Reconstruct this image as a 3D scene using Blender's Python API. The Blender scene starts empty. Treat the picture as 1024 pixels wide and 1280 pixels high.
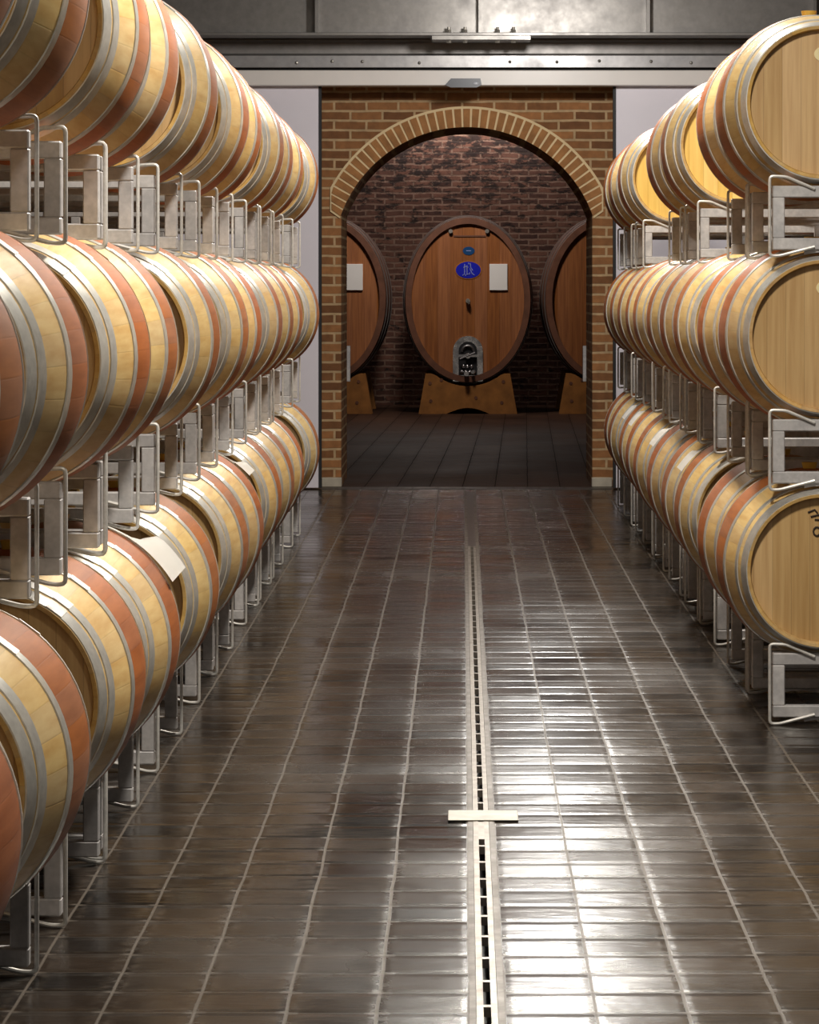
import bpy, bmesh, math, random
from math import pi, sin, cos, sqrt, atan2, radians
from mathutils import Vector, Matrix

random.seed(7)
SC = bpy.context.scene
C = SC.collection

# ------------------------------------------------------------------ camera
F = 4000.0                      # focal length in pixels of the 1024 px wide frame
CAM_Z = 1.622
cam_d = bpy.data.cameras.new('camera')
cam = bpy.data.objects.new('camera', cam_d)
C.objects.link(cam)
cam.location = (0, 0, CAM_Z)
cam.rotation_euler = (pi / 2, 0, 0)
cam_d.sensor_fit = 'HORIZONTAL'
cam_d.sensor_width = 36.0
cam_d.lens = 36.0 * F / 1024.0
cam_d.shift_x = -(579 - 512) / 1024.0
cam_d.shift_y = -(640 - 354) / 1024.0
cam_d.clip_end = 200
SC.camera = cam

# ------------------------------------------------------------------ object helpers
def obj(name, bm, mat, parent=None, smooth=False):
    me = bpy.data.meshes.new(name)
    bm.normal_update()
    bm.to_mesh(me)
    bm.free()
    for m in (mat if isinstance(mat, (list, tuple)) else [mat]):
        me.materials.append(m)
    if smooth:
        for p in me.polygons:
            p.use_smooth = True
        try:
            me.set_sharp_from_angle(angle=radians(38))
        except Exception:
            pass
    o = bpy.data.objects.new(name, me)
    C.objects.link(o)
    if parent is not None:
        o.parent = parent
    return o

def thing(name, label, cat, loc=(0, 0, 0), rotz=0.0, group=None):
    o = bpy.data.objects.new(name, None)
    C.objects.link(o)
    o.empty_display_size = 0.1
    o.location = loc
    o.rotation_euler = (0, 0, rotz)
    o['label'] = label
    o['category'] = cat
    if group:
        o['group'] = group
    return o

def tag(o, label, cat, group=None):
    o['label'] = label
    o['category'] = cat
    if group:
        o['group'] = group
    return o

def struct(name, bm, mat, smooth=False):
    o = obj(name, bm, mat, None, smooth)
    o['kind'] = 'structure'
    return o

def dup(root, loc, rotz, label, group=None):
    r = root.copy()
    C.objects.link(r)
    r.location = loc
    r.rotation_euler = (0, 0, rotz)
    r['label'] = label
    if group:
        r['group'] = group
    for ch in list(root.children):
        c = ch.copy()
        C.objects.link(c)
        c.parent = r
        for g in list(ch.children):
            d = g.copy()
            C.objects.link(d)
            d.parent = c
    return r

# ------------------------------------------------------------------ mesh helpers
def add_box(bm, lo, hi, mi=0, bev=0.0):
    x0, y0, z0 = lo
    x1, y1, z1 = hi
    if bev <= 0:
        v = [bm.verts.new(p) for p in ((x0, y0, z0), (x1, y0, z0), (x1, y1, z0), (x0, y1, z0),
                                       (x0, y0, z1), (x1, y0, z1), (x1, y1, z1), (x0, y1, z1))]
        for f in ((3, 2, 1, 0), (4, 5, 6, 7), (0, 1, 5, 4), (1, 2, 6, 5), (2, 3, 7, 6), (3, 0, 4, 7)):
            fc = bm.faces.new([v[i] for i in f])
            fc.material_index = mi
        return
    t = bmesh.new()
    add_box(t, lo, hi, mi)
    bmesh.ops.bevel(t, geom=list(t.edges), offset=bev, segments=1, affect='EDGES', profile=0.5)
    merge(bm, t)

def merge(bm, t):
    mp = {}
    for v in t.verts:
        mp[v] = bm.verts.new(v.co)
    for f in t.faces:
        try:
            nf = bm.faces.new([mp[v] for v in f.verts])
            nf.material_index = f.material_index
            nf.smooth = f.smooth
        except ValueError:
            pass
    t.free()

def add_tube(bm, pts, r, seg=8):
    pts = [Vector(p) for p in pts]
    rings = []
    n = len(pts)
    prev_u = None
    for i, p in enumerate(pts):
        if i == 0:
            d = (pts[1] - p).normalized()
            sc = 1.0
        elif i == n - 1:
            d = (p - pts[i - 1]).normalized()
            sc = 1.0
        else:
            a = (p - pts[i - 1]).normalized()
            b = (pts[i + 1] - p).normalized()
            d = (a + b).normalized()
            sc = 1.0 / max(0.5, sqrt(max(0.0, (1 + a.dot(b)) / 2)))
        if prev_u is None:
            up = Vector((0, 0, 1)) if abs(d.z) < 0.9 else Vector((0, 1, 0))
            u = d.cross(up).normalized()
        else:
            u = (prev_u - d * prev_u.dot(d)).normalized()
        prev_u = u
        w = d.cross(u).normalized()
        rings.append([bm.verts.new(p + (u * cos(2 * pi * k / seg) + w * sin(2 * pi * k / seg)) * r) for k in range(seg)])
    for a, b in zip(rings, rings[1:]):
        for k in range(seg):
            bm.faces.new((a[k], a[(k + 1) % seg], b[(k + 1) % seg], b[k]))
    bm.faces.new(list(reversed(rings[0])))
    bm.faces.new(rings[-1])

def round_path(pts, rad, n=3):
    """polyline with its inner corners rounded"""
    pts = [Vector(p) for p in pts]
    out = [pts[0]]
    for i in range(1, len(pts) - 1):
        a = pts[i - 1] - pts[i]
        b = pts[i + 1] - pts[i]
        r = min(rad, a.length * 0.45, b.length * 0.45)
        p0 = pts[i] + a.normalized() * r
        p1 = pts[i] + b.normalized() * r
        for k in range(n + 1):
            t = k / n
            out.append(p0 * (1 - t) ** 2 + pts[i] * 2 * t * (1 - t) + p1 * t ** 2)
    out.append(pts[-1])
    return out

def revolve_y(bm, prof, seg=72, closed=False, mats=None, cz=0.0):
    """prof: list of (y, r) swept round the Y axis at height cz"""
    rings = []
    for (y, r) in prof:
        rings.append([bm.verts.new((r * sin(2 * pi * k / seg), y, cz + r * cos(2 * pi * k / seg))) for k in range(seg)])
    n = len(rings)
    rng = range(n) if closed else range(n - 1)
    for i in rng:
        a, b = rings[i], rings[(i + 1) % n]
        for k in range(seg):
            f = bm.faces.new((a[k], a[(k + 1) % seg], b[(k + 1) % seg], b[k]))
            if mats:
                f.material_index = mats[i]
    bmesh.ops.recalc_face_normals(bm, faces=bm.faces)
    return rings

def add_prism(bm, poly, axis, a0, a1, mi=0):
    """poly of 2D points; axis 'y': (x,z) extruded along y; axis 'x': (y,z); axis 'z': (x,y)"""
    def P(p, a):
        if axis == 'y':
            return (p[0], a, p[1])
        if axis == 'x':
            return (a, p[0], p[1])
        return (p[0], p[1], a)
    A = [bm.verts.new(P(p, a0)) for p in poly]
    B = [bm.verts.new(P(p, a1)) for p in poly]
    fs = [bm.faces.new(A), bm.faces.new(list(reversed(B)))]
    n = len(poly)
    for i in range(n):
        fs.append(bm.faces.new((A[i], B[i], B[(i + 1) % n], A[(i + 1) % n])))
    for f in fs:
        f.material_index = mi
    bmesh.ops.recalc_face_normals(bm, faces=fs)

# ------------------------------------------------------------------ materials
def srgb(r, g, b):
    f = lambda c: (c / 255.0) / 12.92 if c <= 10 else (((c / 255.0) + 0.055) / 1.055) ** 2.4
    return (f(r), f(g), f(b), 1.0)

class NT:
    def __init__(self, name):
        self.m = bpy.data.materials.new(name)
        self.m.use_nodes = True
        self.t = self.m.node_tree
        self.b = self.t.nodes['Principled BSDF']
    def n(self, kind, **kw):
        nd = self.t.nodes.new(kind)
        for k, v in kw.items():
            setattr(nd, k, v)
        return nd
    def l(self, a, b):
        self.t.links.new(a, b)
    def put(self, sock, v):
        if isinstance(v, bpy.types.NodeSocket):
            self.l(v, sock)
        else:
            sock.default_value = v
    def math(self, op, a, b=None, c=None, clamp=False):
        nd = self.n('ShaderNodeMath', operation=op)
        nd.use_clamp = clamp
        self.put(nd.inputs[0], a)
        if b is not None:
            self.put(nd.inputs[1], b)
        if c is not None:
            self.put(nd.inputs[2], c)
        return nd.outputs[0]
    def coords(self, rand=True):
        tc = self.n('ShaderNodeTexCoord')
        if not rand:
            return tc.outputs['Object']
        oi = self.n('ShaderNodeObjectInfo')
        cx = self.n('ShaderNodeCombineXYZ')
        r = self.math('MULTIPLY', oi.outputs['Random'], 37.0)
        for k in range(3):
            self.l(r, cx.inputs[k])
        ad = self.n('ShaderNodeVectorMath', operation='ADD')
        self.l(tc.outputs['Object'], ad.inputs[0])
        self.l(cx.outputs[0], ad.inputs[1])
        return ad.outputs[0]
    def rand(self):
        return self.n('ShaderNodeObjectInfo').outputs['Random']
    def scale(self, vec, s):
        nd = self.n('ShaderNodeVectorMath', operation='MULTIPLY')
        self.l(vec, nd.inputs[0])
        nd.inputs[1].default_value = s
        return nd.outputs[0]
    def noise(self, vec, sc, det=3.0, rough=0.55, color=False):
        nd = self.n('ShaderNodeTexNoise')
        self.l(vec, nd.inputs['Vector'])
        nd.inputs['Scale'].default_value = sc
        nd.inputs['Detail'].default_value = det
        nd.inputs['Roughness'].default_value = rough
        return nd.outputs['Color' if color else 'Fac']
    def white(self, v, dim='1D'):
        nd = self.n('ShaderNodeTexWhiteNoise', noise_dimensions=dim)
        self.l(v, nd.inputs['W' if dim == '1D' else 'Vector'])
        return nd.outputs['Value']
    def map(self, v, a, b, c, d, smooth=False):
        nd = self.n('ShaderNodeMapRange')
        if smooth:
            nd.interpolation_type = 'SMOOTHSTEP'
        self.put(nd.inputs[0], v)
        for i, q in enumerate((a, b, c, d)):
            nd.inputs[1 + i].default_value = q
        return nd.outputs[0]
    def mix(self, fac, a, b, mode='MIX'):
        nd = self.n('ShaderNodeMix', data_type='RGBA', blend_type=mode)
        self.put(nd.inputs[0], fac)
        self.put(nd.inputs[6], a)
        self.put(nd.inputs[7], b)
        return nd.outputs[2]
    def hsv(self, col, h=0.5, s=1.0, v=1.0):
        nd = self.n('ShaderNodeHueSaturation')
        self.put(nd.inputs['Color'], col)
        self.put(nd.inputs['Hue'], h)
        self.put(nd.inputs['Saturation'], s)
        self.put(nd.inputs['Value'], v)
        return nd.outputs[0]
    def bump(self, h, strength=0.3, dist=0.01):
        nd = self.n('ShaderNodeBump')
        nd.inputs['Strength'].default_value = strength
        nd.inputs['Distance'].default_value = dist
        self.l(h, nd.inputs['Height'])
        self.l(nd.outputs[0], self.b.inputs['Normal'])
    def out(self, col, rough=0.5, metal=0.0, spec=None):
        self.put(self.b.inputs['Base Color'], col)
        self.put(self.b.inputs['Roughness'], rough)
        self.put(self.b.inputs['Metallic'], metal)
        if spec is not None:
            self.b.inputs['Specular IOR Level'].default_value = spec
        return self.m

def mat_stave(name, base, dark, rough, var):
    """barrel side: staves run along local Y, seams by angle"""
    k = NT(name)
    tc = k.n('ShaderNodeTexCoord').outputs['Object']
    v = k.coords()
    sp = k.n('ShaderNodeSeparateXYZ')
    k.l(tc, sp.inputs[0])
    ang = k.math('ARCTAN2', sp.outputs[0], k.math('SUBTRACT', sp.outputs[2], 0.35))
    a = k.math('MULTIPLY', ang, 29 / (2 * pi))
    rnd = k.rand()
    cell = k.math('ADD', k.math('FLOOR', a), k.math('MULTIPLY', rnd, 91.0))
    w = k.white(cell)
    fr = k.math('FRACT', a)
    edge = k.math('MINIMUM', fr, k.math('SUBTRACT', 1.0, fr))
    seam = k.map(edge, 0.0, 0.035, 0.0, 1.0)
    grain = k.noise(k.scale(v, (34, 3.0, 34)), 1.0, 4)
    blot = k.noise(v, 3.0, 3)
    col = k.mix(k.map(grain, 0.35, 0.75, 0, 1), base, dark)
    val = k.math('ADD', k.math('MULTIPLY', w, 0.13), 0.92)
    val = k.math('MULTIPLY', val, k.map(blot, 0.3, 0.7, 0.92, 1.06))
    val = k.math('MULTIPLY', val, k.map(rnd, 0, 1, 1 - var, 1 + var * 0.6))
    val = k.math('MULTIPLY', val, k.map(seam, 0, 1, 0.88, 1.0))
    col = k.hsv(col, k.map(k.white(k.math('MULTIPLY', rnd, 55.0)), 0, 1, 0.4955, 0.503), k.map(w, 0, 1, 0.92, 1.06), val)
    k.bump(k.math('ADD', k.math('MULTIPLY', seam, 0.6), k.math('MULTIPLY', grain, 0.25)), 0.12, 0.003)
    return k.out(col, rough, 0.0, 0.22)

def mat_head(name, base, dark, per=14.5):
    """flat head of upright planks (local X splits the planks)"""
    k = NT(name)
    tc = k.n('ShaderNodeTexCoord').outputs['Object']
    v = k.coords()
    sp = k.n('ShaderNodeSeparateXYZ')
    k.l(tc, sp.inputs[0])
    rnd = k.rand()
    x = k.math('ADD', k.math('MULTIPLY', sp.outputs[0], per), k.math('MULTIPLY', rnd, 0.7))
    cell = k.math('ADD', k.math('FLOOR', x), k.math('MULTIPLY', rnd, 91.0))
    w = k.white(cell)
    fr = k.math('FRACT', x)
    edge = k.math('MINIMUM', fr, k.math('SUBTRACT', 1.0, fr))
    seam = k.map(edge, 0.0, 0.03, 0.0, 1.0)
    grain = k.noise(k.scale(v, (48, 48, 2.2)), 1.0, 4)
    col = k.mix(k.map(grain, 0.35, 0.75, 0, 1), base, dark)
    val = k.math('MULTIPLY', k.map(w, 0, 1, 0.86, 1.1), k.map(seam, 0, 1, 0.72, 1.0))
    val = k.math('MULTIPLY', val, k.map(rnd, 0, 1, 0.92, 1.05))
    col = k.hsv(col, 0.5, k.map(w, 0, 1, 1.04, 0.94), val)
    k.bump(k.math('ADD', k.math('MULTIPLY', seam, 0.6), k.math('MULTIPLY', grain, 0.3)), 0.25, 0.003)
    return k.out(col, 0.5)

def mat_metal(name, col, col2, rough, metal, sc=14.0, var=0.12):
    k = NT(name)
    v = k.coords()
    n1 = k.noise(v, sc, 4, 0.6)
    n2 = k.noise(v, sc * 5.0, 2)
    c = k.mix(k.map(n1, 0.34, 0.66, 0, 1), col, col2)
    c = k.hsv(c, 0.5, 1.0, k.math('MULTIPLY', k.map(n2, 0.3, 0.7, 0.9, 1.08), k.map(k.rand(), 0, 1, 1 - var, 1 + var)))
    r = k.map(n1, 0.3, 0.7, rough - 0.06, rough + 0.1)
    k.bump(n2, 0.08, 0.003)
    return k.out(c, r, metal)

def mat_plain(name, col, rough=0.5, metal=0.0, sc=6.0, amt=0.06):
    k = NT(name)
    v = k.coords()
    n1 = k.noise(v, sc, 4)
    c = k.hsv(col, 0.5, 1.0, k.map(n1, 0.3, 0.7, 1 - amt, 1 + amt))
    k.bump(n1, 0.04, 0.003)
    return k.out(c, rough, metal)

def mat_brick(name, c1, c2, mortar, row=0.077, bw=0.255, ms=0.011, patch=None, amt=0.0, bumpd=0.008, wobble=0.018):
    k = NT(name)
    g = k.n('ShaderNodeTexCoord').outputs['Object']
    sp = k.n('ShaderNodeSeparateXYZ')
    k.l(g, sp.inputs[0])
    u = k.math('ADD', sp.outputs[0], sp.outputs[1])
    cx = k.n('ShaderNodeCombineXYZ')
    wob = k.noise(g, 5.0, 2)
    k.l(k.math('ADD', u, k.math('MULTIPLY', wob, 0.012)), cx.inputs[0])
    k.l(k.math('ADD', sp.outputs[2], k.math('MULTIPLY', k.noise(g, 4.0, 3), wobble)), cx.inputs[1])
    br = k.n('ShaderNodeTexBrick')
    k.l(cx.outputs[0], br.inputs['Vector'])
    br.inputs['Color1'].default_value = c1
    br.inputs['Color2'].default_value = c2
    br.inputs['Mortar'].default_value = mortar
    br.inputs['Scale'].default_value = 1.0
    br.inputs['Mortar Size'].default_value = ms
    br.inputs['Mortar Smooth'].default_value = 0.25
    br.inputs['Bias'].default_value = 0.0
    br.inputs['Brick Width'].default_value = bw
    br.inputs['Row Height'].default_value = row
    n1 = k.noise(g, 16.0, 4)
    n2 = k.noise(g, 1.6, 3)
    c = k.hsv(br.outputs['Color'], 0.5, 1.0, k.math('MULTIPLY', k.map(n1, 0.3, 0.7, 0.8, 1.15), k.map(n2, 0.3, 0.7, 0.88, 1.1)))
    if patch is not None:
        p = k.map(k.math('ADD', k.noise(k.scale(g, (1.0, 1.0, 2.2)), 4.2, 5, 0.75), k.map(sp.outputs[2], 2.0, 3.4, -0.06, 0.05)), 0.50, 0.58, 0, amt)
        c = k.mix(p, c, patch)
    h = k.math('ADD', k.math('MULTIPLY', k.math('SUBTRACT', 1.0, br.outputs['Fac']), 1.0), k.math('MULTIPLY', n1, 0.5))
    k.bump(h, 0.6, bumpd)
    return k.out(c, 0.85)

M = {}
M['oak'] = mat_stave('oak_staves', srgb(216, 188, 132), srgb(194, 156, 100), 0.48, 0.10)
M['wine'] = mat_stave('wine_red_staves', srgb(168, 103, 59), srgb(142, 82, 44), 0.58, 0.08)
M['oak_end'] = mat_stave('oak_chime', srgb(206, 170, 108), srgb(180, 140, 82), 0.6, 0.06)
M['head'] = mat_head('oak_head', srgb(202, 168, 116), srgb(176, 138, 88))
M['head_yellow'] = mat_head('yellow_oak_head', srgb(232, 196, 108), srgb(216, 172, 82))  # brighter, yellower tone than the other barrel heads
M['hoop'] = mat_metal('galvanised_hoop', (0.66, 0.645, 0.60, 1), (0.50, 0.49, 0.465, 1), 0.36, 0.5, 9.0, 0.12)
M['rack'] = mat_metal('galvanised_rack', (0.60, 0.58, 0.575, 1), (0.42, 0.41, 0.415, 1), 0.5, 0.3, 11.0, 0.12)
M['rod'] = mat_metal('galvanised_rod', (0.74, 0.72, 0.68, 1), (0.55, 0.535, 0.51, 1), 0.4, 0.35, 16.0, 0.10)
M['bung'] = mat_plain('bung_plastic', srgb(226, 190, 84), 0.5)
M['paper'] = mat_plain('white_paper', srgb(248, 246, 242), 0.75, amt=0.02)
M['ink'] = mat_plain('dark_ink', srgb(48, 36, 28), 0.8)
M['badge'] = mat_plain('badge_cream', srgb(226, 212, 164), 0.6, amt=0.03)
M['badge_ink'] = mat_plain('badge_ink', srgb(120, 104, 74), 0.7)

def mat_floor(name, tile, x_off, dark, warm, mort, rmin, rmax, tilt, y_tile=None, rot=0.0, spec=0.4, pillow=0.7):
    k = NT(name)
    g = k.n('ShaderNodeTexCoord').outputs['Object']
    if rot:
        vr = k.n('ShaderNodeVectorRotate', rotation_type='Z_AXIS')
        k.l(g, vr.inputs['Vector'])
        vr.inputs['Angle'].default_value = rot
        g = vr.outputs[0]
    sp = k.n('ShaderNodeSeparateXYZ')
    k.l(g, sp.inputs[0])
    yt = y_tile or tile
    # the two sides of the drain carry their own tile grid
    side = k.math('GREATER_THAN', sp.outputs[0], 0.05)
    xo = k.math('ADD', k.math('MULTIPLY', side, x_off[1] - x_off[0]), x_off[0])
    wob = k.noise(g, 2.2, 2)
    px = k.math('ADD', k.math('SUBTRACT', sp.outputs[0], xo), k.math('MULTIPLY', k.math('SUBTRACT', wob, 0.5), 0.012))
    ux = k.math('DIVIDE', px, tile)
    colid = k.math('FLOOR', ux)
    jit = k.math('MULTIPLY', k.white(k.math('ADD', colid, 0.37)), 0.16)
    uy = k.math('ADD', k.math('DIVIDE', sp.outputs[1], yt), jit)
    rowid = k.math('FLOOR', uy)
    fx = k.math('FRACT', ux)
    fy = k.math('FRACT', uy)
    ex = k.math('MULTIPLY', k.math('MINIMUM', fx, k.math('SUBTRACT', 1.0, fx)), tile)
    ey = k.math('MULTIPLY', k.math('MINIMUM', fy, k.math('SUBTRACT', 1.0, fy)), yt)
    cell = k.n('ShaderNodeCombineXYZ')
    k.l(colid, cell.inputs[0])
    k.l(rowid, cell.inputs[1])
    wn = k.n('ShaderNodeTexWhiteNoise', noise_dimensions='2D')
    k.l(cell.outputs[0], wn.inputs['Vector'])
    w = wn.outputs['Value']
    wc = k.n('ShaderNodeSeparateColor')
    k.l(wn.outputs['Color'], wc.inputs[0])
    mx = k.map(ex, 0.0015, 0.0055, 1, 0)
    my = k.map(ey, 0.0018, 0.005, 1, 0)
    # ragged joints: mortar smeared a little over the tile edges
    rag = k.noise(g, 26.0, 3)
    mort_f = k.math('MAXIMUM', mx, k.math('MULTIPLY', my, 0.3))
    smear = k.math('MULTIPLY', k.map(ex, 0.004, 0.03, 1, 0), k.map(rag, 0.45, 0.75, 0, 0.5))
    mort_f = k.math('MAXIMUM', mort_f, smear)
    dash = k.math('MULTIPLY', k.map(ex, 0.008, 0.034, 0.8, 0), k.map(ey, 0.004, 0.014, 1, 0))
    mort_f = k.math('MAXIMUM', mort_f, dash)
    blot = k.noise(k.scale(g, (1.0, 0.8, 1.0)), 1.1, 4, 0.6)
    fine = k.noise(g, 9.0, 4, 0.65)
    c = k.mix(k.map(k.math('ADD', k.math('MULTIPLY', w, 0.45), blot), 0.45, 0.95, 0, 1), dark, warm)
    c = k.hsv(c, 0.5, 1.0, k.map(fine, 0.2, 0.8, 0.6, 1.4))
    # mortar-toned ring near each tile's rim
    ring = k.math('MULTIPLY', k.map(k.math('MINIMUM', ex, ey), 0.012, 0.022, 0, 1), k.map(k.math('MINIMUM', ex, ey), 0.026, 0.045, 1, 0))
    c = k.mix(k.math('MULTIPLY', ring, k.map(rag, 0.35, 0.75, 0.0, 0.42)), c, mort)
    c = k.mix(mort_f, c, mort)
    r = k.math('ADD', k.map(blot, 0.3, 0.75, rmin, rmax), k.math('MULTIPLY', mort_f, 0.25))
    # pillowed, slightly rocking tiles
    mn = k.math('MINIMUM', ex, ey)
    pil = k.math('ADD', k.math('MULTIPLY', k.map(ey, 0.0, 0.04, 0.0, 1.0, smooth=True), 0.85), k.math('MULTIPLY', k.map(ex, 0.0, 0.02, 0.0, 1.0, smooth=True), 0.15))
    tx = k.math('MULTIPLY', k.math('SUBTRACT', fx, 0.5), k.math('SUBTRACT', wc.outputs[0], 0.5))
    ty = k.math('MULTIPLY', k.math('SUBTRACT', fy, 0.5), k.math('SUBTRACT', wc.outputs[1], 0.5))
    h = k.math('ADD', k.math('MULTIPLY', pil, pillow), k.math('MULTIPLY', k.math('ADD', k.math('MULTIPLY', tx, 0.35), ty), tilt))
    h = k.math('ADD', h, k.math('MULTIPLY', k.noise(g, 14.0, 3), 0.28))
    h = k.math('ADD', h, k.math('MULTIPLY', k.noise(k.scale(g, (1.0, 3.0, 1.0)), 6.0, 2), 0.5))
    k.bump(h, 1.0, 0.0036)
    return k.out(c, r, 0.0, spec)

M['floor'] = mat_floor('dark_glazed_tiles', 0.204, (0.014, 0.093), (0.0055, 0.005, 0.0048, 1), (0.032, 0.023, 0.017, 1),
                       (0.10, 0.08, 0.062, 1), 0.13, 0.33, 5.0, spec=0.36, pillow=0.95)
M['floor_far'] = mat_floor('dark_brown_tiles', 0.26, (0.05, 0.05), (0.026, 0.012, 0.0075, 1), (0.072, 0.037, 0.023, 1),
                           (0.006, 0.005, 0.0045, 1), 0.5, 0.65, 0.4, y_tile=2.4, rot=radians(1.1), spec=0.1, pillow=0.2)
M['brick'] = mat_brick('orange_brick', srgb(170, 116, 70), srgb(118, 76, 44), srgb(196, 164, 124))
M['voussoir'] = mat_plain('arch_brick', srgb(172, 120, 72), 0.85, sc=9, amt=0.25)
M['mortar'] = mat_plain('pale_mortar', srgb(240, 214, 168), 0.9)
M['brick_old'] = mat_brick('old_brick', srgb(132, 92, 76), srgb(84, 56, 48), srgb(148, 120, 104), ms=0.013, patch=srgb(34, 26, 25), amt=0.9, bumpd=0.02, wobble=0.05)
M['brick_jamb'] = M['brick']
M['concrete'] = mat_plain('concrete_block', srgb(188, 178, 162), 0.9, sc=12, amt=0.12)
M['panel'] = mat_plain('white_door_panel', srgb(240, 233, 242), 0.42, amt=0.015)
M['track'] = mat_plain('white_track_cover', srgb(238, 230, 224), 0.35, amt=0.02)
M['steel'] = mat_metal('painted_steel', (0.24, 0.225, 0.21, 1), (0.20, 0.187, 0.177, 1), 0.36, 0.5, 4.0, 0.03)
M['steel_dark'] = mat_metal('dark_steel_duct', (0.26, 0.24, 0.23, 1), (0.22, 0.205, 0.195, 1), 0.38, 0.4, 4.0, 0.03)
M['steel_mid'] = mat_metal('grey_flashing', (0.36, 0.345, 0.345, 1), (0.31, 0.30, 0.305, 1), 0.36, 0.45, 4.0, 0.03)
M['bolt'] = mat_metal('bolt_steel', (0.6, 0.56, 0.5, 1), (0.5, 0.47, 0.42, 1), 0.35, 0.8, 30.0, 0.1)
M['black'] = mat_plain('flat_black', (0.012, 0.012, 0.014, 1), 0.6)
M['sensor'] = mat_plain('sensor_housing', srgb(62, 64, 78), 0.3)
M['lens'] = mat_plain('sensor_lens', srgb(210, 212, 220), 0.2)
M['drain'] = mat_metal('drain_steel', (0.30, 0.265, 0.225, 1), (0.21, 0.18, 0.15, 1), 0.34, 0.7, 12.0, 0.05)
M['drain_edge'] = mat_metal('drain_edge_brass_grey', (0.12, 0.097, 0.075, 1), (0.085, 0.068, 0.054, 1), 0.42, 0.3, 12.0, 0.05)
M['cover'] = mat_plain('drain_cover_tile', (0.05, 0.036, 0.03, 1), 0.4, amt=0.2)
M['plaster'] = mat_plain('grey_plaster', srgb(92, 88, 84), 0.9, amt=0.08)
M['ceil'] = mat_plain('ceiling_grey', srgb(84, 80, 77), 0.9, amt=0.05)
M['cask_head'] = mat_head('cask_head_oak', srgb(168, 104, 54), srgb(132, 76, 38), 6.5)
M['cask_rim'] = mat_plain('cask_rim_oak', srgb(112, 72, 52), 0.6, sc=8, amt=0.25)
M['cradle'] = mat_plain('cradle_timber', srgb(158, 104, 48), 0.6, sc=7, amt=0.25)
M['chrome'] = mat_metal('stainless_hatch', (0.62, 0.60, 0.60, 1), (0.34, 0.33, 0.34, 1), 0.25, 0.9, 9.0, 0.05)
M['blue'] = mat_plain('royal_blue_enamel', srgb(24, 34, 190), 0.4)
M['teal'] = mat_plain('petrol_blue_enamel', srgb(20, 74, 128), 0.4)
M['gold'] = mat_plain('gold_line', srgb(176, 112, 50), 0.5)
M['pale_blue'] = mat_plain('pale_emblem_lines', srgb(150, 160, 216), 0.5)

# ------------------------------------------------------------------ the setting
FL0, DOOR_Y, FAC_Y, FAC_D = -4.0, 25.1, 25.5, 1.25
DX0, DX1 = 0.014, 0.093              # the drain's channel in the floor
DY0, DY1 = 4.0, 24.9
bm = bmesh.new()
def floor_piece(x0, x1, y0, y1):
    add_box(bm, (x0, y0, -0.12), (x1, y1, 0.0))
floor_piece(-6.0, DX0, FL0, 25.15)
floor_piece(DX1, 6.0, FL0, 25.15)
floor_piece(DX0, DX1, FL0, DY0)
floor_piece(DX0, DX1, DY1, 25.15)
struct('floor', bm, M['floor'])
bm = bmesh.new()
add_box(bm, (-6.0, -16.72, -0.12), (6.0, 8.4, 0.0))
o = struct('floor_back', bm, M['floor_far'])
o.location = (0, 42.0, 0)
bm = bmesh.new()
add_box(bm, (-1.6, 25.15, -0.12), (1.6, 25.42, 0.004))
struct('trim_7', bm, mat_floor('threshold_tiles', 0.2, (0.0, 0.0), (0.03, 0.024, 0.021, 1), (0.075, 0.06, 0.052, 1), (0.13, 0.11, 0.10, 1), 0.3, 0.5, 0.5))

bm = bmesh.new(); add_box(bm, (-6.2, FL0, 0), (-6.0, 26.0, 5.6)); struct('wall_left', bm, M['plaster'])
bm = bmesh.new(); add_box(bm, (6.0, FL0, 0), (6.2, 26.0, 5.6)); struct('wall_right', bm, M['plaster'])
bm = bmesh.new(); add_box(bm, (-6.2, FL0, 5.6), (6.2, 26.0, 5.8)); struct('ceiling', bm, M['ceil'])

# brick front wall with its arch
AX, AZ, AR = 0.0287, 1.797, 1.068
AL, ARX = -0.972, 1.030
def arch_z(x):
    return AZ + sqrt(max(0.0, AR * AR - (x - AX) ** 2))
def arch_wall(bm, xl, xr, top, y0, y1):
    add_box(bm, (xl, y0, 0), (AL, y1, top))
    add_box(bm, (ARX, y0, 0), (xr, y1, top))
    n = 48
    xs = [AL + (ARX - AL) * i / n for i in range(n + 1)]
    for a, b in zip(xs, xs[1:]):
        za, zb = arch_z(a), arch_z(b)
        q = [(a, y0, za), (b, y0, zb), (b, y0, top), (a, y0, top)]
        r = [(a, y1, za), (b, y1, zb), (b, y1, top), (a, y1, top)]
        Q = [bm.verts.new(p) for p in q]
        R = [bm.verts.new(p) for p in r]
        bm.faces.new(Q)
        bm.faces.new(list(reversed(R)))
        bm.faces.new((Q[0], R[0], R[1], Q[1]))
        bm.faces.new((Q[2], R[2], R[3], Q[3]))
bm = bmesh.new()
arch_wall(bm, -6.0, 6.0, 5.6, FAC_Y, FAC_Y + FAC_D)
bmesh.ops.recalc_face_normals(bm, faces=bm.faces)
struct('wall_front', bm, M['brick'])
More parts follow.
